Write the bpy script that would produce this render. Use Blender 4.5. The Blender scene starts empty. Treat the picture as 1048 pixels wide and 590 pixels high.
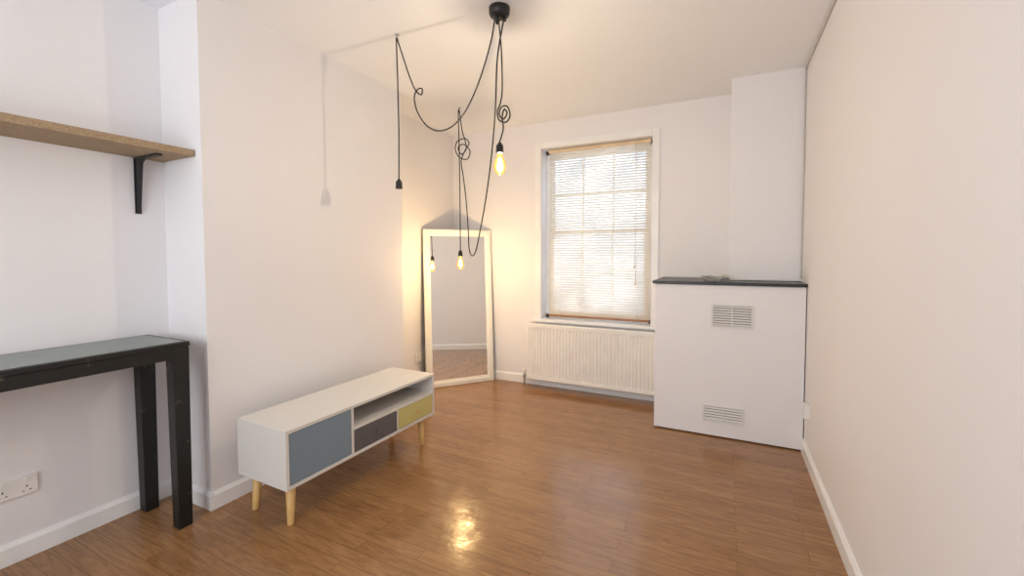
import bpy, bmesh, math, random
from mathutils import Vector, Matrix
random.seed(4)
SC=bpy.context.scene; COL=SC.collection
rad=math.radians
# ------------------------------------------------------------------ camera
HC=1.38; FPX=440.311; YAW=rad(26.398); PIT=rad(2.348); ROL=rad(-0.121); SX=-0.15; SY=-15.736
FW=Vector((-math.sin(YAW)*math.cos(PIT),math.cos(YAW)*math.cos(PIT),-math.sin(PIT)))
R0=Vector((math.cos(YAW),math.sin(YAW),0)); U0=R0.cross(FW)
RT=R0*math.cos(ROL)+U0*math.sin(ROL); UP=-R0*math.sin(ROL)+U0*math.cos(ROL)
CP=Vector((0,0,HC))
cam=bpy.data.objects.new('camera',bpy.data.cameras.new('camera')); COL.objects.link(cam)
cam.matrix_world=Matrix(((RT.x,UP.x,-FW.x,0),(RT.y,UP.y,-FW.y,0),(RT.z,UP.z,-FW.z,HC),(0,0,0,1)))
cam.data.sensor_width=36; cam.data.lens=FPX*36/1048; cam.data.shift_x=-SX/1048; cam.data.shift_y=SY/1048
cam.data.clip_start=.02
SC.camera=cam
def at(u,v,x=None,y=None,z=None):
    d=RT*(u-524-SX)/FPX-UP*(v-295-SY)/FPX+FW
    t=(x/d.x) if x is not None else (y/d.y) if y is not None else ((z-HC)/d.z)
    return CP+d*t
# ------------------------------------------------------------------ room numbers
H=2.752; XR=.51; YC=3.826; YK=3.548; XB=-.493; XU=.021; D=4.187; L1=-2.479; YE=2.886; YB=1.323; L0=-2.853; L2=-2.83
YN=-1.8; T=.12; WR=.22
W1,W2,WB,WT=-1.733,-.622,.706,2.482
# ------------------------------------------------------------------ materials
def mat(name,col,rough=.5,metal=0,spec=.5,bump=None,var=None,trans=0,emis=None,coat=0):
    m=bpy.data.materials.new(name); m.use_nodes=True; n=m.node_tree.nodes; l=m.node_tree.links
    b=n['Principled BSDF']; b.inputs['Roughness'].default_value=rough; b.inputs['Metallic'].default_value=metal
    b.inputs['Specular IOR Level'].default_value=spec; b.inputs['Coat Weight'].default_value=coat
    tc=n.new('ShaderNodeTexCoord')
    c=(*col,1)
    b.inputs['Base Color'].default_value=c
    if var is None: var=(6,.04)
    nz=n.new('ShaderNodeTexNoise'); nz.inputs['Scale'].default_value=var[0]; nz.inputs['Detail'].default_value=5
    l.new(tc.outputs['Object'],nz.inputs['Vector'])
    rp=n.new('ShaderNodeValToRGB'); rp.color_ramp.elements[0].position=.3; rp.color_ramp.elements[1].position=.7
    rp.color_ramp.elements[0].color=(*[max(0,k*(1-var[1])) for k in col],1); rp.color_ramp.elements[1].color=(*[min(1,k*(1+var[1])) for k in col],1)
    l.new(nz.outputs['Fac'],rp.inputs['Fac']); l.new(rp.outputs['Color'],b.inputs['Base Color'])
    if bump:
        bz=n.new('ShaderNodeTexNoise'); bz.inputs['Scale'].default_value=bump[0]; bz.inputs['Detail'].default_value=6
        l.new(tc.outputs['Object'],bz.inputs['Vector'])
        bp=n.new('ShaderNodeBump'); bp.inputs['Strength'].default_value=bump[1]; bp.inputs['Distance'].default_value=.01
        l.new(bz.outputs['Fac'],bp.inputs['Height']); l.new(bp.outputs['Normal'],b.inputs['Normal'])
    if emis:
        b.inputs['Emission Color'].default_value=(*emis[0],1); b.inputs['Emission Strength'].default_value=emis[1]
    return m
def s(r,g,b):
    f=lambda c:(c/255/12.92) if c/255<=.04045 else ((c/255+.055)/1.055)**2.4
    return (f(r),f(g),f(b))
M={}
M['wall']=mat('wall_paint',s(238,236,238),.55,bump=(9,.25),var=(1.2,.012))
M['ceil']=mat('ceiling_paint',s(247,249,253),.6,bump=(5,.15),var=(1,.01))
M['trim']=mat('white_gloss',s(242,242,242),.3,bump=(20,.05))
M['unit']=mat('white_laminate',s(222,219,214),.38,var=(3,.02))
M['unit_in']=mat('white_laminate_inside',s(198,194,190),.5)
M['blue']=mat('blue_grey_paint',s(127,145,159),.45,var=(4,.03))
M['grey']=mat('dark_grey_paint',s(98,96,99),.45,var=(4,.03))
M['yellow']=mat('mustard_paint',s(202,192,126),.45,var=(4,.03))
M['oak']=mat('light_wood',s(216,176,112),.45,var=(14,.12))
M['black']=mat('black_plastic',(.012,.012,.013),.4)
M['iron']=mat('black_iron',(.014,.014,.016),.5,bump=(60,.2))
M['slate']=mat('black_stone',(.018,.018,.022),.35,var=(12,.4))
M['rad']=mat('radiator_enamel',s(240,238,234),.32)
M['plastic']=mat('white_plastic',s(240,238,236),.3)
M['vent']=mat('vent_plastic',s(228,226,224),.45)
M['dark']=mat('dark_gap',(.02,.018,.016),.8)
M['metal']=mat('steel',s(170,168,165),.3,metal=1)
M['frame']=mat('cream_white_frame_paint',s(248,246,238),.4,var=(8,.02))
M['cable']=mat('grey_cable',s(205,202,198),.5)
M['pink']=mat('pale_grey_cable',s(178,174,170),.5,var=(40,.3))
M['mirror']=mat('mirror_glass',(.98,.98,.97),.0,metal=1,var=(1,.0))
def wood_floor():
    m=bpy.data.materials.new('oak_laminate'); m.use_nodes=True; n=m.node_tree.nodes; l=m.node_tree.links
    b=n['Principled BSDF']; tc=n.new('ShaderNodeTexCoord')
    br=n.new('ShaderNodeTexBrick'); br.inputs['Scale'].default_value=1; br.inputs['Brick Width'].default_value=.8; br.inputs['Row Height'].default_value=.078
    br.inputs['Mortar Size'].default_value=.0011; br.inputs['Mortar Smooth'].default_value=.3; br.inputs['Bias'].default_value=0
    br.offset=.37; br.offset_frequency=2
    br.inputs['Color1'].default_value=(*s(163,121,80),1); br.inputs['Color2'].default_value=(*s(150,109,70),1); br.inputs['Mortar'].default_value=(*s(96,68,44),1)
    l.new(tc.outputs['Object'],br.inputs['Vector'])
    mp=n.new('ShaderNodeMapping'); mp.inputs['Scale'].default_value=(3.4,28,1); l.new(tc.outputs['Object'],mp.inputs['Vector'])
    ad=n.new('ShaderNodeVectorMath'); ad.operation='ADD'
    sc=n.new('ShaderNodeVectorMath'); sc.operation='SCALE'; sc.inputs['Scale'].default_value=60
    l.new(br.outputs['Color'],sc.inputs[0]); l.new(mp.outputs['Vector'],ad.inputs[0]); l.new(sc.outputs['Vector'],ad.inputs[1])
    g=n.new('ShaderNodeTexNoise'); g.inputs['Scale'].default_value=1; g.inputs['Detail'].default_value=6; g.inputs['Roughness'].default_value=.6; g.inputs['Distortion'].default_value=2.2
    l.new(ad.outputs['Vector'],g.inputs['Vector'])
    rp=n.new('ShaderNodeValToRGB'); rp.color_ramp.elements[0].position=.34; rp.color_ramp.elements[0].color=(.54,.49,.45,1)
    rp.color_ramp.elements[1].position=.60; rp.color_ramp.elements[1].color=(1.05,1.05,1.05,1)
    l.new(g.outputs['Fac'],rp.inputs['Fac'])
    mx=n.new('ShaderNodeMix'); mx.data_type='RGBA'; mx.blend_type='MULTIPLY'; mx.inputs['Factor'].default_value=.62
    l.new(br.outputs['Color'],mx.inputs[6]); l.new(rp.outputs['Color'],mx.inputs[7]); l.new(mx.outputs[2],b.inputs['Base Color'])
    rn=n.new('ShaderNodeMapRange'); rn.inputs['From Min'].default_value=.3; rn.inputs['From Max'].default_value=.7; rn.inputs['To Min'].default_value=.14; rn.inputs['To Max'].default_value=.26
    b.inputs['Specular IOR Level'].default_value=.5
    bp=n.new('ShaderNodeBump'); bp.inputs['Strength'].default_value=.14; bp.inputs['Distance'].default_value=.001
    l.new(g.outputs['Fac'],bp.inputs['Height'])
    wv=n.new('ShaderNodeTexNoise'); wv.inputs['Scale'].default_value=12; l.new(tc.outputs['Object'],wv.inputs['Vector'])
    l.new(wv.outputs['Fac'],rn.inputs['Value']); l.new(rn.outputs['Result'],b.inputs['Roughness'])
    bp2=n.new('ShaderNodeBump'); bp2.inputs['Strength'].default_value=.2; bp2.inputs['Distance'].default_value=.01
    l.new(wv.outputs['Fac'],bp2.inputs['Height']); l.new(bp.outputs['Normal'],bp2.inputs['Normal']); l.new(bp2.outputs['Normal'],b.inputs['Normal'])
    return m
M['floor']=wood_floor()
def osb():
    m=bpy.data.materials.new('chipboard'); m.use_nodes=True; n=m.node_tree.nodes; l=m.node_tree.links; b=n['Principled BSDF']
    tc=n.new('ShaderNodeTexCoord'); mp=n.new('ShaderNodeMapping'); mp.inputs['Scale'].default_value=(200,150,200); l.new(tc.outputs['Object'],mp.inputs['Vector'])
    v=n.new('ShaderNodeTexVoronoi'); v.inputs['Scale'].default_value=1; l.new(mp.outputs['Vector'],v.inputs['Vector'])
    nz=n.new('ShaderNodeTexNoise'); nz.inputs['Scale'].default_value=90; l.new(tc.outputs['Object'],nz.inputs['Vector'])
    sp=n.new('ShaderNodeSeparateColor'); l.new(v.outputs['Color'],sp.inputs['Color'])
    a=n.new('ShaderNodeMath'); a.operation='ADD'; l.new(sp.outputs[0],a.inputs[0]); l.new(nz.outputs['Fac'],a.inputs[1])
    h=n.new('ShaderNodeMath'); h.operation='MULTIPLY'; h.inputs[1].default_value=.5; l.new(a.outputs[0],h.inputs[0])
    r=n.new('ShaderNodeValToRGB'); r.color_ramp.elements[0].position=.1; r.color_ramp.elements[0].color=(*s(144,120,94),1); r.color_ramp.elements[1].position=.85; r.color_ramp.elements[1].color=(*s(180,156,126),1)
    l.new(h.outputs[0],r.inputs['Fac']); l.new(r.outputs['Color'],b.inputs['Base Color']); b.inputs['Roughness'].default_value=.75
    return m
M['osb']=osb()
def distressed(name,base,under,amt,rough=.4,w=.05):
    m=bpy.data.materials.new(name); m.use_nodes=True; n=m.node_tree.nodes; l=m.node_tree.links; b=n['Principled BSDF']
    tc=n.new('ShaderNodeTexCoord'); nz=n.new('ShaderNodeTexNoise'); nz.inputs['Scale'].default_value=13; nz.inputs['Detail'].default_value=10; nz.inputs['Roughness'].default_value=.8
    l.new(tc.outputs['Object'],nz.inputs['Vector'])
    r=n.new('ShaderNodeValToRGB'); r.color_ramp.elements[0].position=amt; r.color_ramp.elements[0].color=(*base,1); r.color_ramp.elements[1].position=amt+w; r.color_ramp.elements[1].color=(*under,1)
    l.new(nz.outputs['Fac'],r.inputs['Fac']); l.new(r.outputs['Color'],b.inputs['Base Color']); b.inputs['Roughness'].default_value=rough
    bp=n.new('ShaderNodeBump'); bp.inputs['Strength'].default_value=.2; bp.inputs['Distance'].default_value=.002; l.new(nz.outputs['Fac'],bp.inputs['Height']); l.new(bp.outputs['Normal'],b.inputs['Normal'])
    return m
M['tblack']=distressed('distressed_black_paint',s(18,21,21),s(88,82,70),.597,.45)
M['ttop']=distressed('worn_grey_green_paint',s(116,128,124),s(100,110,106),.54,.28)
def frosted():
    m=bpy.data.materials.new('frosted_glass'); m.use_nodes=True; n=m.node_tree.nodes; l=m.node_tree.links
    n.remove(n['Principled BSDF']); o=n['Material Output']
    t=n.new('ShaderNodeBsdfTranslucent'); tc=n.new('ShaderNodeTexCoord'); v=n.new('ShaderNodeTexNoise'); v.inputs['Scale'].default_value=6; v.inputs['Detail'].default_value=2; v.inputs['Distortion'].default_value=1
    l.new(tc.outputs['Object'],v.inputs['Vector'])
    r=n.new('ShaderNodeValToRGB'); r.color_ramp.elements[0].position=.35; r.color_ramp.elements[0].color=(*s(190,197,205),1); r.color_ramp.elements[1].position=.65; r.color_ramp.elements[1].color=(.74,.78,.83,1)
    l.new(v.outputs['Fac'],r.inputs['Fac']); l.new(r.outputs['Color'],t.inputs['Color'])
    g=n.new('ShaderNodeBsdfGlossy'); g.inputs['Roughness'].default_value=.2
    mx=n.new('ShaderNodeMixShader'); mx.inputs[0].default_value=.05; l.new(t.outputs[0],mx.inputs[1]); l.new(g.outputs[0],mx.inputs[2]); l.new(mx.outputs[0],o.inputs['Surface'])
    return m
M['frost']=frosted()
def slatmat():
    m=bpy.data.materials.new('blind_slat_wood'); m.use_nodes=True; n=m.node_tree.nodes; l=m.node_tree.links; b=n['Principled BSDF']; o=n['Material Output']
    tc=n.new('ShaderNodeTexCoord'); mp=n.new('ShaderNodeMapping'); mp.inputs['Scale'].default_value=(1,4,4); l.new(tc.outputs['Object'],mp.inputs['Vector'])
    z=n.new('ShaderNodeTexNoise'); l.new(mp.outputs['Vector'],z.inputs['Vector'])
    r=n.new('ShaderNodeValToRGB'); r.color_ramp.elements[0].color=(*s(234,223,206),1); r.color_ramp.elements[1].color=(*s(238,228,212),1); l.new(z.outputs['Fac'],r.inputs['Fac'])
    l.new(r.outputs['Color'],b.inputs['Base Color']); b.inputs['Roughness'].default_value=.6
    t=n.new('ShaderNodeBsdfTranslucent'); l.new(r.outputs['Color'],t.inputs['Color'])
    mx=n.new('ShaderNodeMixShader'); mx.inputs[0].default_value=.42; l.new(b.outputs[0],mx.inputs[1]); l.new(t.outputs[0],mx.inputs[2]); l.new(mx.outputs[0],o.inputs['Surface'])
    return m
M['slat']=slatmat()
M['rail']=mat('blind_rail_wood',s(160,112,74),.45,var=(10,.15))
M['hrail']=mat('blind_headrail_wood',s(226,202,168),.45,var=(10,.1))
def bulbglass():
    m=bpy.data.materials.new('warm_bulb_glass'); m.use_nodes=True; n=m.node_tree.nodes; l=m.node_tree.links; n.remove(n['Principled BSDF']); o=n['Material Output']
    lw=n.new('ShaderNodeLayerWeight'); lw.inputs['Blend'].default_value=.2
    t=n.new('ShaderNodeBsdfTransparent'); t.inputs['Color'].default_value=(1,.88,.66,1)
    e=n.new('ShaderNodeEmission'); e.inputs['Color'].default_value=(1,.42,.08,1); e.inputs['Strength'].default_value=3.2
    mx=n.new('ShaderNodeMixShader'); mx.inputs[0].default_value=.36; l.new(t.outputs[0],mx.inputs[1]); l.new(e.outputs[0],mx.inputs[2])
    g=n.new('ShaderNodeBsdfGlossy'); g.inputs['Roughness'].default_value=.05
    m2=n.new('ShaderNodeMixShader'); l.new(lw.outputs['Fresnel'],m2.inputs[0]); l.new(mx.outputs[0],m2.inputs[1]); l.new(g.outputs[0],m2.inputs[2]); l.new(m2.outputs[0],o.inputs['Surface'])
    return m
M['bulb']=bulbglass()
M['fil']=mat('glowing_filament',(1,.7,.3),.5,emis=((1,.76,.42),60))
# ------------------------------------------------------------------ mesh helpers
def box(bm,a,b,bev=0,mi=0,seg=2):
    a,b=Vector(a),Vector(b); lo=Vector(map(min,a,b)); hi=Vector(map(max,a,b))
    vs=[bm.verts.new((x,y,z)) for x in(lo.x,hi.x) for y in(lo.y,hi.y) for z in(lo.z,hi.z)]
    fs=[bm.faces.new([vs[i] for i in q]) for q in((0,1,3,2),(4,6,7,5),(0,4,5,1),(2,3,7,6),(0,2,6,4),(1,5,7,3))]
    for f in fs: f.material_index=mi
    if bev:
        es=list({e for f in fs for e in f.edges}); bmesh.ops.bevel(bm,geom=es,offset=bev,segments=seg,affect='EDGES',profile=.6,material=-1)
    return vs
def frame3(t):
    t=t.normalized(); a=Vector((0,0,1)) if abs(t.z)<.9 else Vector((1,0,0)); n=t.cross(a).normalized(); return n,t.cross(n).normalized()
def tube(bm,pts,r,seg=10,mi=0,cap=True):
    pts=[Vector(p) for p in pts]; rs=r if isinstance(r,(list,tuple)) else [r]*len(pts); rings=[]
    n=None
    for i,p in enumerate(pts):
        t=(pts[min(i+1,len(pts)-1)]-pts[max(i-1,0)]).normalized()
        if n is None: n,_=frame3(t)
        n=(n-t*n.dot(t)).normalized() if (n-t*n.dot(t)).length>1e-5 else frame3(t)[0]
        b=t.cross(n)
        rings.append([bm.verts.new(p+(n*math.cos(k*2*math.pi/seg)+b*math.sin(k*2*math.pi/seg))*rs[i]) for k in range(seg)])
    for i in range(len(rings)-1):
        for k in range(seg):
            f=bm.faces.new((rings[i][k],rings[i][(k+1)%seg],rings[i+1][(k+1)%seg],rings[i+1][k])); f.smooth=True; f.material_index=mi
    if cap:
        bm.faces.new(rings[0][::-1]).material_index=mi; bm.faces.new(rings[-1]).material_index=mi
def smooth(pts,n=10):
    pts=[Vector(p) for p in pts]; out=[]
    q=[pts[0]]+pts+[pts[-1]]
    for i in range(1,len(q)-2):
        p0,p1,p2,p3=q[i-1:i+3]
        for k in range(n):
            t=k/n; out.append(.5*((2*p1)+(p2-p0)*t+(2*p0-5*p1+4*p2-p3)*t*t+(-p0+3*p1-3*p2+p3)*t**3))
    out.append(pts[-1]); return out
def lathe(bm,prof,c=(0,0,0),seg=24,mi=0):
    c=Vector(c); rings=[]
    for r,z in prof: rings.append([bm.verts.new(c+Vector((max(r,1e-4)*math.cos(k*2*math.pi/seg),max(r,1e-4)*math.sin(k*2*math.pi/seg),z))) for k in range(seg)])
    for i in range(len(rings)-1):
        for k in range(seg):
            f=bm.faces.new((rings[i][k],rings[i][(k+1)%seg],rings[i+1][(k+1)%seg],rings[i+1][k])); f.smooth=True; f.material_index=mi
    bm.faces.new(rings[0][::-1]).material_index=mi; bm.faces.new(rings[-1]).material_index=mi
def B(): return bmesh.new()
def obj(name,bm,m,parent=None,base=None,local=False):
    """world-coordinate mesh -> object whose origin is its own base (or its parent's)"""
    bmesh.ops.recalc_face_normals(bm,faces=bm.faces[:])
    me=bpy.data.meshes.new(name)
    if parent is not None: off=Vector((0,0,0)) if local else parent.location.copy()
    else:
        xs=[v.co for v in bm.verts]; off=Vector((sum(v.x for v in xs)/len(xs),sum(v.y for v in xs)/len(xs),min(v.z for v in xs))) if not local else Vector((0,0,0))
    bmesh.ops.translate(bm,verts=bm.verts[:],vec=-off); bm.to_mesh(me); bm.free()
    o=bpy.data.objects.new(name,me); COL.objects.link(o)
    for k in (m if isinstance(m,(list,tuple)) else [m]): me.materials.append(k)
    if parent is not None: o.parent=parent
    else: o.location=off
    return o
def sub(name,bm,m,part,root):
    """sub-part given in world coordinates of an unrotated thing"""
    bmesh.ops.recalc_face_normals(bm,faces=bm.faces[:])
    bmesh.ops.translate(bm,verts=bm.verts[:],vec=-root.location)
    me=bpy.data.meshes.new(name); bm.to_mesh(me); bm.free(); o=bpy.data.objects.new(name,me); COL.objects.link(o)
    for k in (m if isinstance(m,(list,tuple)) else [m]): me.materials.append(k)
    o.parent=part; return o
def thing(name,label,cat,loc=(0,0,0),rz=0,group=None):
    o=bpy.data.objects.new(name,None); o.empty_display_size=.05; COL.objects.link(o); o.location=loc; o.rotation_euler=(0,0,rz); o['label']=label; o['category']=cat
    if group:o['group']=group
    return o
def tag(o,label,cat,group=None):
    o['label']=label;o['category']=cat
    if group:o['group']=group
    return o
def struct(name,bm,m,parent=None):
    o=obj(name,bm,m,parent)
    if parent is None:o['kind']='structure'
    return o
# ------------------------------------------------------------------ room shell
XL=-3.0
b=B(); box(b,(XL-.1,YN-T,-.1),(XR+T,D+WR+.05,0)); o=struct('floor',b,M['floor'])
b=B(); box(b,(XL-.1,YN-T,H),(XR+T,D+WR+.05,H+.1)); struct('ceiling',b,M['ceil'])
b=B(); box(b,(XR,YN-T,0),(XR+T,D+WR,H)); struct('wall_right',b,M['wall'])
b=B(); box(b,(L0-T,YN-T,0),(L0,YB,H)); struct('wall_left',b,M['wall'])
b=B(); box(b,(L0-T,YB,0),(L1,YE,H)); struct('wall_chimney_breast',b,M['wall'])
b=B(); box(b,(L0-T,YE,0),(L2,D+WR,H)); struct('wall_left_alcove',b,M['wall'])
def holed(b,x0,x1,y0,y1,a0,a1,z0,z1):
    box(b,(x0,y0,0),(a0,y1,H)); box(b,(a1,y0,0),(x1,y1,H)); box(b,(a0,y0,0),(a1,y1,z0)); box(b,(a0,y0,z1),(a1,y1,H))
b=B(); holed(b,L2,XR,D,D+WR,W1,W2,WB,WT); struct('wall_back',b,M['wall'])
N1,N2=-2.3,-.2
b=B(); holed(b,L0,XR,YN-T,YN,N1,N2,.9,2.5); struct('wall_near',b,M['wall'])
b=B(); box(b,(XB,YK,0.01),(XR-.006,D,1.152),.003); struct('wall_fireplace_boxing',b,M['wall'])
b=B(); box(b,(XU,YC,1.18),(XR,D,H)); struct('wall_chimney_column',b,M['wall'])
def skirt(name,pts,side,h=.095,t=.016):
    b=B()
    for (p,q) in zip(pts[:-1],pts[1:]):
        p=Vector((*p,0));q=Vector((*q,0)); d=(q-p).normalized(); n=Vector((-d.y,d.x,0))*side
        prof=[(0,0),(t,0),(t,h-.018),(t*.55,h-.006),(t*.35,h),(0,h)]
        A=[b.verts.new(p-d*0+n*x+Vector((0,0,z))) for x,z in prof]; C=[b.verts.new(q+n*x+Vector((0,0,z))) for x,z in prof]
        for i in range(len(prof)): b.faces.new((A[i],A[(i+1)%len(prof)],C[(i+1)%len(prof)],C[i]))
        b.faces.new(A[::-1]); b.faces.new(C)
    return struct(name,b,M['trim'])
skirt('baseboard_left',[(L0,YN),(L0,YB)],-1)
skirt('baseboard_chimney_breast',[(L0,YB),(L1+.016,YB)],-1)
skirt('baseboard_chimney_front',[(L1,YB-.0),(L1,YE)],-1)
skirt('baseboard_left_alcove',[(L2,YE),(L2,D)],-1)
skirt('baseboard_back',[(L2,D),(XB,D)],-1)
skirt('baseboard_right',[(XR,YN),(XR,YK)],1)
skirt('baseboard_near',[(L0,YN),(XR,YN)],1)
# ------------------------------------------------------------------ window 1 (sash, 6 over 6)
yS=D+.135
win=bpy.data.objects.new('window_1',None); COL.objects.link(win); win.location=(W1,yS,WB); win['kind']='structure'
b=B()
fo=.045
for (x0,x1,z0,z1) in ((W1,W1+fo,WB,WT),(W2-fo,W2,WB,WT),(W1,W2,WT-fo,WT),(W1,W2,WB,WB+.04)): box(b,(x0,yS,z0),(x1,yS+.075,z1),.003)
obj('window_frame',b,M['trim'],win)
zm=(WB+WT)/2+.02
def sash(z0,z1,y):
    x0,x1=W1+fo,W2-fo; b=B(); st=.04
    for (a,c,e,f) in ((x0,x0+st,z0,z1),(x1-st,x1,z0,z1),(x0+st,x1-st,z1-st,z1),(x0+st,x1-st,z0,z0+st)): box(b,(a,y,e),(c,y+.035,f),.004)
    for k in(1,2):
        x=x0+st+(x1-x0-2*st)*k/3; box(b,(x-.009,y+.006,z0+st),(x+.009,y+.03,z1-st),.002)
    z=(z0+z1)/2; box(b,(x0+st,y+.004,z-.009),(x1-st,y+.031,z+.009),.002)
    obj('sash',b,M['trim'],win)
    b=B(); box(b,(x0+st,y+.017,z0+st),(x1-st,y+.0185,z1-st)); obj('pane',b,M['frost'],win)
sash(WB+.04,zm+.022,yS+.002); sash(zm-.022,WT-fo,yS+.038)
b=B(); ap=.065
for (x0,x1,z0,z1) in ((W1-ap,W1,WB-.0,WT+ap),(W2,W2+ap,WB,WT+ap),(W1,W2,WT,WT+ap)): box(b,(x0,D-.012,z0),(x1,D,z1),.003)
struct('trim_1',b,M['trim'])
b=B(); box(b,(W1-ap-.03,D-.045,WB-.028),(W2+ap+.03,D,WB),.006); box(b,(W1,D-.01,WB-.028),(W2,yS,WB+.001)); struct('trim_2',b,M['trim'])
w2=bpy.data.objects.new('added_window_2',None); COL.objects.link(w2); w2.location=(N1,YN-T,.9); w2['kind']='structure'  # unseen window behind the camera, added as an opening for the fill lamp
b=B()
for (x0,x1,z0,z1) in ((N1,N1+.05,.9,2.5),(N2-.05,N2,.9,2.5),(N1,N2,2.45,2.5),(N1,N2,.9,.95),((N1+N2)/2-.025,(N1+N2)/2+.025,.9,2.5)): box(b,(x0,YN-.09,z0),(x1,YN-.04,z1),.003)
obj('window_frame',b,M['trim'],w2)
# ------------------------------------------------------------------ venetian blind
yb=D+.085
bl=thing('venetian_blind','pale wood venetian blind lowered over the sash window','blind',((W1+W2)/2,yb,WB+.02))
bx0,bx1=W1+.055,W2-.025
b=B(); box(b,(bx0,yb-.02,WT-.04),(bx1,yb+.02,WT-.008),.003); obj('headrail',b,M['hrail'],bl)
b=B(); z=WB+.055; tl=rad(53); n=0
while z<WT-.05:
    dx,dz=.0132*math.cos(tl),.0132*math.sin(tl)
    vs=[(-dx,-dz),(-dx*.4,-dz*.4+.0010),(dx*.4,dz*.4+.0010),(dx,dz)]
    A=[b.verts.new((bx0,yb+p,z+q)) for p,q in vs]; C=[b.verts.new((bx1,yb+p,z+q)) for p,q in vs]
    for i in range(3): b.faces.new((A[i],C[i],C[i+1],A[i+1]))
    z+=.0255; n+=1
obj('slats',b,M['slat'],bl)
b=B(); box(b,(bx0,yb-.015,WB+.022),(bx1,yb+.015,WB+.042),.004); obj('bottom_rail',b,M['rail'],bl)
for fx in(.12,.5,.88):
    b=B(); x=bx0+(bx1-bx0)*fx
    for dy in(-.016,.016): tube(b,[(x,yb+dy,WB+.035),(x,yb+dy,WT-.04)],.0009,6)
    obj('ladder_cord',b,M['plastic'],bl)
b=B(); x=bx1-.14; tube(b,[(x,yb-.026,WT-.03),(x,yb-.026,1.28)],.0014,6); tube(b,[(x+.01,yb-.026,WT-.03),(x+.012,yb-.026,1.12)],.0014,6)
lathe(b,[(.002,.03),(.006,.025),(.009,.0),(.006,-.004)],(x,yb-.026,1.255),12); lathe(b,[(.002,.03),(.006,.025),(.009,.0),(.006,-.004)],(x+.012,yb-.026,1.095),12)
obj('pull_cord',b,M['hrail'],bl)
# ------------------------------------------------------------------ radiator
rx0,rx1=-1.856,-.515; rf=4.07; rb=4.145; rz0,rz1=.078,.668
ra=thing('radiator','long white ribbed panel radiator below the window sill','radiator',((rx0+rx1)/2,rb,0))
b=B(); npi=38; px=(rx1-rx0-.03)/npi; cols=[]
xs=[(rx0,.006),(rx0+.015,0)]
for i in range(npi):
    a=rx0+.015+i*px; xs+=[(a+px*.30,0),(a+px*.48,.006),(a+px*.82,.006),(a+px,0)]
xs+=[(rx1,.006)]
zz=[(rz0,0,.012),(rz0+.01,0,0),(rz0+.035,0,0),(rz0+.05,1,0),(rz1-.055,1,0),(rz1-.04,0,0),(rz1-.008,0,0),(rz1,0,.01)]
G=[[b.verts.new((x,rf+d*k+e,z)) for x,d in xs] for z,k,e in zz]
for i in range(len(zz)-1):
    for j in range(len(xs)-1): b.faces.new((G[i][j],G[i][j+1],G[i+1][j+1],G[i+1][j]))
obj('front_panel',b,M['rad'],ra)
for (a,c) in ((rx0,rx0+.012),(rx1-.012,rx1)):
    b=B(); box(b,(a,rf+.014,rz0),(c,rb,rz1-.002),.003); obj('side_panel',b,M['rad'],ra)
b=B(); box(b,(rx0+.012,rb-.012,rz0),(rx1-.012,rb,rz1-.004)); obj('back_panel',b,M['rad'],ra)
b=B()
for i in range(60):
    x=rx0+.02+i*(rx1-rx0-.04)/59; box(b,(x-.003,rf+.012,rz1-.008),(x+.003,rb-.012,rz1-.003))
box(b,(rx0+.01,rf+.008,rz1-.01),(rx1-.01,rf+.014,rz1-.002)); obj('top_grille',b,M['rad'],ra)
b=B(); vx=rx0-.035
tube(b,smooth([(rx0+.0,rf+.035,rz0+.03),(vx+.01,rf+.035,rz0+.03),(vx,rf+.035,rz0+.02),(vx,rf+.035,.0)]),.008,10); lathe(b,[(.014,-.015),(.016,0),(.016,.02),(.012,.025)],(vx,rf+.035,rz0+.02),16)
obj('pipe',b,M['metal'],ra)
b=B(); lathe(b,[(.014,.0),(.019,.006),(.019,.045),(.015,.055)],(vx,rf+.035,rz0+.045),16); obj('valve',b,M['plastic'],ra)
for x in(rx0+.2,rx1-.2):
    b=B(); box(b,(x-.02,rb,.2),(x+.02,D-.002,.6)); obj('wall_bracket',b,M['rad'],ra)
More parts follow.
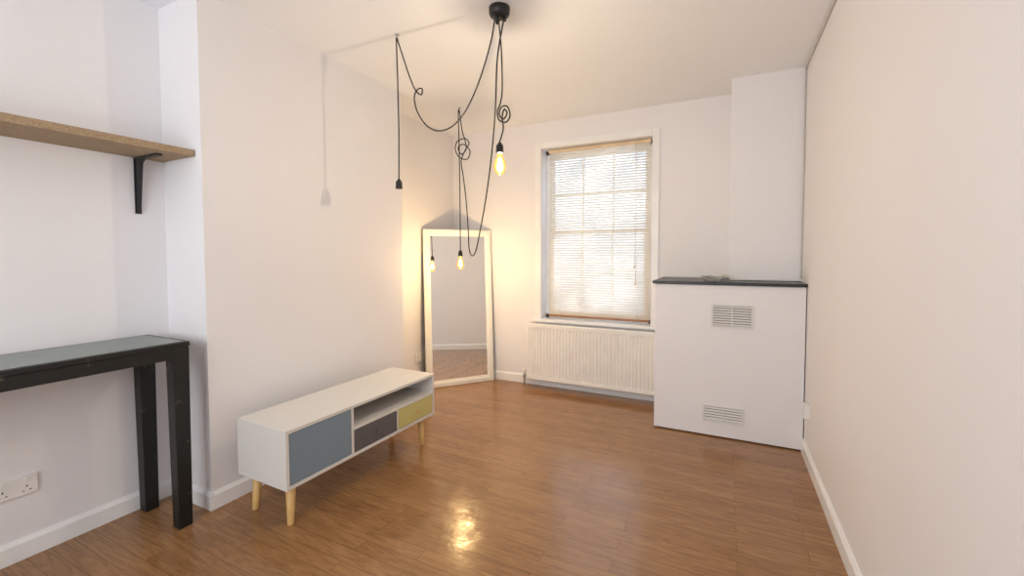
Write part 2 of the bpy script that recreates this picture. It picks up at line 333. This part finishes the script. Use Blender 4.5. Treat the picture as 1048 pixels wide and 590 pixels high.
# ------------------------------------------------------------------ mantel shelf, vents, odds
b=B(); box(b,(XB-.02,YK-.022,1.154),(XR-.002,YC-.001,1.176),.004); box(b,(XB-.02,YC-.002,1.154),(XU-.002,D-.001,1.176)); 
tag(obj('mantel_shelf',b,M['slate']),'thin black shelf capping the white boxed-in fireplace','shelf')
M['unit_dark']=mat('vent_shadow',s(122,118,116),.8)
def vent(u0,v0,u1,v1,label,cols,rows):
    p=at(u0,v0,y=YK);q=at(u1,v1,y=YK); x0,x1=p.x,q.x; h=abs(v1-v0); c=at((u0+u1)/2,(v0+v1)/2,y=YK)
    hz=(at((u0+u1)/2,(v0+v1)/2-h/2,y=YK).z-at((u0+u1)/2,(v0+v1)/2+h/2,y=YK).z)
    z0,z1=c.z-hz/2,c.z+hz/2
    t=thing('air_vent',label,'vent',((x0+x1)/2,YK,z0),group='white air vents on the fireplace boxing')
    y=YK
    b=B(); w=.013
    for (a,bb,e,f) in ((x0,x1,z0,z0+w),(x0,x1,z1-w,z1),(x0,x0+w,z0+w,z1-w),(x1-w,x1,z0+w,z1-w)): box(b,(a,y-.010,e),(bb,y,f),.002)
    for k in range(1,cols):
        xx=x0+(x1-x0)*k/cols; box(b,(xx-.004,y-.009,z0+w),(xx+.004,y,z1-w))
    obj('frame',b,M['vent'],t)
    b=B(); box(b,(x0+w,y-.001,z0+w),(x1-w,y-.0003,z1-w)); obj('backing',b,M['unit_dark'],t)
    b=B()
    for k in range(rows):
        zz=z0+w+(z1-z0-2*w)*(k+.5)/rows; hh=(z1-z0-2*w)/rows*.31
        A=[b.verts.new(c) for c in((x0+w,y-.008,zz-hh),(x1-w,y-.008,zz-hh),(x1-w,y-.0015,zz+hh),(x0+w,y-.0015,zz+hh))]; b.faces.new(A)
    obj('louvres',b,M['vent'],t)
vent(728,312,771,336,'upper louvred white vent, squarer, beneath the black shelf',2,8)
vent(719,416,761,433,'lower slimmer louvred white vent, close to the floor',2,5)
c=at(733,284,y=YK+.14); b=B(); pts=[]
for i in range(60):
    a=i*.75; r=.025+.028*random.random(); pts.append((c.x+math.cos(a)*r*1.5+.03*math.sin(i*.3),YK+.11+math.sin(a)*r,1.181+.03*random.random()*(1-abs(math.sin(i*.3)*.5))+.0004*i))
tube(b,smooth(pts,5),.004,7); tag(obj('cable',b,M['pink']),'small tangled greyish cable left on the black shelf','cable')
b=B(); r=.007; x=XR-r
pts=[(x,-.6,H-.012),(x,1.5,H-.014),(x,2.6,H-.012),(x,YC-.06,H-.014),(x,YC-.025,H-.05),(x,YC-.02,H-.4),(x,YC-.03,2.0),(x,YC-.024,1.6),(x,YC-.02,1.2)]
tube(b,smooth(pts,8),r*.9,8); tag(obj('wall_cable',b,M['cable']),'thin grey cable clipped along right wall edge and down beside the column','cable')
# ------------------------------------------------------------------ sockets
def uk_socket(name,label,origin,nrm,gang=2,depth=.012,h=.087):
    rz=-math.pi/2 if nrm=='+x' else math.pi/2
    t=thing(name,label,'socket',origin,rz)
    w=.147 if gang==2 else .087
    b=B(); box(b,(-w/2,0,-h/2),(w/2,depth,h/2),.003); obj('faceplate',b,M['plastic'],t,local=True)
    for g in ([-1,1] if gang==2 else [0]):
        cx=g*.037
        b=B(); box(b,(cx-.0055,depth-.002,.018),(cx+.0055,depth+.004,.036),.0015); obj('switch',b,M['plastic'],t,local=True)
        for (dx,dz,ww,hh) in ((0,-.004,.004,.009),(-.011,-.024,.007,.004),(.011,-.024,.007,.004)):
            b=B(); box(b,(cx+dx-ww/2,depth-.001,dz-hh/2),(cx+dx+ww/2,depth+.0004,dz+hh/2)); obj('pin_hole',b,M['dark'],t,local=True)
    return t
p=at(14,500,x=L0); uk_socket('wall_socket','white double wall socket below the black console table',(L0,p.y,p.z),'+x')
p=at(429,366,x=L2); uk_socket('wall_socket','small white wall socket beside the leaning mirror',(L2,p.y,p.z),'+x',2)
p=at(828,421,x=XR); uk_socket('wall_socket','white boxed socket low on the right wall beside the boxing',(XR,p.y,p.z),'-x',1,.034)
# ------------------------------------------------------------------ wall shelf
SF=-2.533; ST=1.941; th=.034
sh=thing('wall_shelf','raw chipboard shelf mounted high in the near alcove','shelf',(L0,.6,ST-th))
b=B(); box(b,(L0+.001,-.15,ST-th),(SF,YB-.004,ST),.001); obj('board',b,M['osb'],sh)
for y in(1.198,.05):
    b=B(); zt=ST-th; w=.014
    box(b,(L0+.001,y-w,zt-.30),(L0+.007,y+w,zt-.0005),.001); box(b,(L0+.001,y-w,zt-.010),(L0+.235,y+w,zt-.0005),.001)
    vs=[(L0+.006,zt-.008),(L0+.09,zt-.008),(L0+.055,zt-.03),(L0+.048,zt-.06),(L0+.016,zt-.29),(L0+.006,zt-.295)]
    A=[b.verts.new((x,y-.008,z)) for x,z in vs];C=[b.verts.new((x,y+.008,z)) for x,z in vs]
    b.faces.new(A);b.faces.new(C[::-1])
    for i in range(len(vs)): b.faces.new((A[i],A[(i+1)%len(vs)],C[(i+1)%len(vs)],C[i]))
    obj('bracket',b,M['iron'],sh)
# ------------------------------------------------------------------ console table
TF=-2.428; TE=1.215; TH=.948; TS=-.12; lw=.072
tb=thing('console_table','tall narrow black distressed console table with grey-green top','table',((L0+TF)/2,.55,0))
b=B(); box(b,(L0+.019,TS,TH-.026),(TF,TE,TH),.004); box(b,(L0+.04,TS+.02,TH-.0),(TF-.02,TE-.02,TH+.0012),mi=1); obj('tabletop',b,[M['tblack'],M['ttop']],tb)
b=B(); ah=.082
box(b,(TF-.03,TS+.01,TH-ah),(TF-.006,TE-.006,TH-.026),.002); box(b,(L0+.025,TS+.01,TH-ah),(L0+.05,TE-.006,TH-.026),.002)
box(b,(L0+.05,TE-.03,TH-ah),(TF-.03,TE-.006,TH-.026),.002); box(b,(L0+.05,TS+.01,TH-ah),(TF-.03,TS+.03,TH-.026),.002); obj('apron',b,M['tblack'],tb)
for (x,y) in ((TF-lw-.003,TE-lw-.003),(L0+.022,TE-lw-.003),(TF-lw-.003,TS+.01),(L0+.022,TS+.01)):
    b=B(); box(b,(x,y,0),(x+lw,y+lw,TH-.027),.004)
    cx,cy=x+lw/2,y+lw/2
    for v in b.verts:
        if v.co.z<.3: v.co.x=cx+(v.co.x-cx)*.85; v.co.y=cy+(v.co.y-cy)*.85
    obj('leg',b,M['tblack'],tb)
# ------------------------------------------------------------------ TV unit
tv=thing('tv_unit','low white media unit with blue door, grey and yellow drawers','tv unit',(-1.917,1.363,0),rad(-1.0))
W=1.172; DP=.4; z0,z1=.213,.515; e=.018; y1,y2=.41,.79
def P(name,b,m,par=tv): return obj(name,b,m,par,local=True)
b=B(); box(b,(-DP,0,z1-e),(0,W,z1),.002); P('top_panel',b,M['unit'])
b=B(); box(b,(-DP,0,z0),(0,W,z0+e),.002); P('bottom_panel',b,M['unit'])
for y in(0,W-e):
    b=B(); box(b,(-DP,y,z0+e),(0,y+e,z1-e),.0015); P('side_panel',b,M['unit'])
b=B(); box(b,(-DP+.004,e,z0+e),(-DP+.01,W-e,z1-e)); P('back_panel',b,M['unit_in'])
zs=.384
b=B(); box(b,(-DP+.01,y1,z0+e),(-.003,y1+e,z1-e),.001); P('divider',b,M['unit'])
b=B(); box(b,(-DP+.01,y1+e,zs-e),(-.003,W-e,zs),.001); P('inner_shelf',b,M['unit'])
b=B(); box(b,(-DP+.01,y2-.005,z0+e),(-.004,y2+.009,zs-e),.001); P('divider',b,M['unit'])
b=B(); box(b,(-.02,e+.003,z0+e+.003),(-.002,y1-.003,z1-e-.003),.002); d=P('door',b,M['blue']); d['label']='blue-grey door panel'
for (a,c,m,k) in ((y1+e+.003,y2-.008,'grey','grey'),(y2+.012,W-e-.003,'yellow','yellow')):
    b=B(); box(b,(-.02,a,z0+e+.003),(-.001,c,zs-e-.003),.002); box(b,(-.32,a+.01,z0+e+.01),(-.02,c-.01,zs-e-.025)); d=P('drawer',b,M[m]); d['label']='dark grey drawer front' if m=='grey' else 'mustard yellow drawer front'
    b=B(); yc=(a+c)/2; zc=(z0+zs)/2+.0
    tube(b,[(-.002,yc,zc),(.008,yc,zc),(.012,yc,zc),(.018,yc,zc),(.021,yc,zc)],[.005,.005,.011,.012,.009],14)
    P('knob',b,M['grey'] if m=='grey' else M['oak'],d)
for (x,y,sx,sy) in ((-.075,.075,1,-1),(-DP+.055,.075,-1,-1),(-.075,W-.075,1,1),(-DP+.055,W-.075,-1,1)):
    b=B(); tube(b,[(x,y,z0-.001),(x+sx*.012,y+sy*.014,.004),(x+sx*.012,y+sy*.014,0)],[.026,.016,.015],18); P('leg',b,M['oak'])
# ------------------------------------------------------------------ mirror
mr=thing('standing_mirror','tall white framed mirror leaning across the far left corner','mirror',(-2.728,3.523,0),rad(51.4))
mw,mh,ft,fw=.75,1.652,.025,.07
tilt=Matrix.Rotation(rad(-3.05),4,'X')
def MP(name,b,m):
    bmesh.ops.transform(b,matrix=tilt,verts=b.verts[:]); bmesh.ops.translate(b,verts=b.verts[:],vec=(0,0,.0014)); return obj(name,b,m,mr,local=True)
b=B()
ring=[(0,ft),(0,.004),(.006,0),(fw*.6,.0),(fw*.75,.006),(fw,.010),(fw,ft)]
loops=[]
for d,y in ring: loops.append([b.verts.new((x,y,z)) for x,z in((d,d),(mw-d,d),(mw-d,mh-d),(d,mh-d))])
for i in range(len(loops)-1):
    for k in range(4): b.faces.new((loops[i][k],loops[i][(k+1)%4],loops[i+1][(k+1)%4],loops[i+1][k]))
MP('frame',b,M['frame'])
b=B(); box(b,(fw-.004,.013,fw-.004),(mw-fw+.004,.016,mh-fw+.004)); MP('glass',b,M['mirror'])
b=B(); box(b,(.004,.0185,.004),(mw-.004,ft-.001,mh-.004)); MP('backing',b,M['dark'])
# ------------------------------------------------------------------ pendant lamp
RX,RY=-1.147,2.161
pl=thing('pendant_lamp','black multi-cord ceiling pendant with draped cables and bare bulbs','pendant lamp',(RX,RY,H))
b=B(); lathe(b,[(.012,-.062),(.03,-.058),(.052,-.045),(.058,-.03),(.058,-.001)],(RX,RY,H),32)
for k in range(3):
    a=k*2.1+.4; lathe(b,[(.006,-.075),(.009,-.07),(.009,-.05)],(RX+.03*math.cos(a),RY+.03*math.sin(a),H),12)
obj('ceiling_rose',b,M['black'],pl)
cr=.0042
def cord(pts,r=cr):
    b=B(); tube(b,smooth(pts,8),r,8); return obj('cord',b,M['black'],pl)
top=H-.06
HK1=Vector((-1.851,2.132,H)); 
def q(u,v,y): return at(u,v,y=y)
c1=[Vector((RX-.03,RY,top))]+[q(u,v,2.158-.0017*i) for i,(u,v) in enumerate(((503,40),(496,66),(487,92),(475,116),(462,130),(448,134),(436,128),(427,114),(424,100),(427,92),(432,91),(431,97),(425,92),(419,78),(413,60)))]+[HK1+Vector((0,0,-.03)),HK1+Vector((-.006,0,-.05))]
s1=q(411,183,HK1.y); e1=Vector((HK1.x,HK1.y,s1.z))
c1+=[Vector((HK1.x,HK1.y,H-.3)),Vector((HK1.x+.004,HK1.y,H-.6)),e1]
cord(c1)
s2=q(515,145,RY); e2=Vector((RX,RY,s2.z))
c2=[Vector((RX+.004,RY-.02,top))]+[q(u,v,y) for u,v,y in((513,50,2.15),(514,90,2.15),(512,106,2.15),(509,114,2.14),(511,123,2.14),(518,125,2.15),(522,118,2.17),(519,109,2.17),(513,110,2.16),(511,117,2.155),(515,122,2.15),(519,116,2.165),(516,112,2.17),(514,120,2.165),(515,132,2.16))]+[e2]
cord(c2)
HK2=Vector((-2.246,3.431,H))
s3=q(471,256,HK2.y); e3=Vector((HK2.x,HK2.y,s3.z))
k3=lambda y:2.161+(y-2.161)*(HK2.y-2.161)/(3.772-2.161)
c3=[Vector((RX+.02,RY+.015,top))]+[q(u,v,k3(y)) for u,v,y in((509,60,2.25),(507,110,2.4),(503,160,2.6),(497,205,2.85),(491,238,3.1),(487,257,3.25),(483,262,3.3),(480,254,3.35),(479,232,3.45),(477,205,3.55),(474,180,3.65),(472,165,3.7),(476,154,3.72),(480,147,3.73),(476,142,3.74),(468,145,3.75),(466,153,3.76),(470,161,3.77),(478,163,3.76),(481,155,3.75),(475,148,3.74),(469,151,3.75),(472,158,3.77),(477,153,3.78),(476,144,3.77),(473,134,3.77))]+[HK2+Vector((0,0,-.035)),HK2+Vector((-.012,0,-.05)),HK2+Vector((-.006,0,-.3)),e3+Vector((0,0,.4)),e3]
cord(c3,.005)
def holder(p):
    b=B(); lathe(b,[(.0055,.0),(.009,-.004),(.013,-.012),(.019,-.018),(.0205,-.03),(.0205,-.052),(.0225,-.054),(.0225,-.060),(.018,-.062)],p,24); return obj('lampholder',b,M['black'],pl)
def bulb(p,par):
    z=-.058; b=B()
    lathe(b,[(.013,z),(.0135,z-.010),(.019,z-.024),(.029,z-.045),(.0355,z-.068),(.036,z-.085),(.031,z-.106),(.020,z-.120),(.009,z-.126),(.0005,z-.127)],p,28,0)
    for k in range(6):
        a=k*math.pi/3; c=Vector(p); tube(b,[c+Vector((.006*math.cos(a),.006*math.sin(a),z-.03)),c+Vector((.018*math.cos(a),.018*math.sin(a),z-.095))],.0008,6,mi=1)
    o=sub('bulb',b,[M['bulb'],M['fil']],par,pl)
    L=bpy.data.lights.new('bulb_light','POINT'); L.shadow_soft_size=.012
    lo=bpy.data.objects.new('bulb_light',L); COL.objects.link(lo); lo.location=Vector(p)+Vector((0,0,z-.075)); return L
h1=holder(e1); h2=holder(e2); h3=holder(e3)
l1=bulb(e2,h2); l1.energy=21; l1.color=(1,.92,.83)
l2=bulb(e3,h3); l2.energy=26; l2.color=(1,.75,.44)
for hk,lab in((HK1,'small ceiling hook holding the short unlit pendant cord'),(HK2,'small ceiling hook near far corner holding the knotted cord')):
    b=B(); lathe(b,[(.012,-.005),(.012,-.0005)],hk,16); tube(b,smooth([hk+Vector((0,0,-.004)),hk+Vector((0,0,-.02)),hk+Vector((.009,0,-.028)),hk+Vector((.009,0,-.04)),hk+Vector((0,0,-.047)),hk+Vector((-.01,0,-.04))],5),.0018,7)
    tag(obj('ceiling_hook',b,M['metal']),lab,'hook','ceiling hooks for the pendant cords')
# ------------------------------------------------------------------ light
w=bpy.data.worlds.new('world'); SC.world=w; w.use_nodes=True; w.node_tree.nodes['Background'].inputs[0].default_value=(.92,.96,1,1); w.node_tree.nodes['Background'].inputs[1].default_value=.5
def area(name,loc,rot,sx,sy,e,col):
    L=bpy.data.lights.new(name,'AREA'); L.shape='RECTANGLE'; L.size=sx; L.size_y=sy; L.energy=e; L.color=col
    o=bpy.data.objects.new(name,L); COL.objects.link(o); o.location=loc; o.rotation_euler=rot; return o
area('daylight_back_window',((W1+W2)/2,D+WR+.25,(WB+WT)/2),(rad(-90),0,0),1.3,1.9,32,(.92,.97,1))
area('fill_near_opening',((N1+N2)/2,YN-.1,1.6),(rad(104),0,0),2.0,1.5,54,(.93,.97,1))  # added front fill, shining in from behind the camera
SC.view_settings.view_transform='Standard'; SC.view_settings.exposure=.2
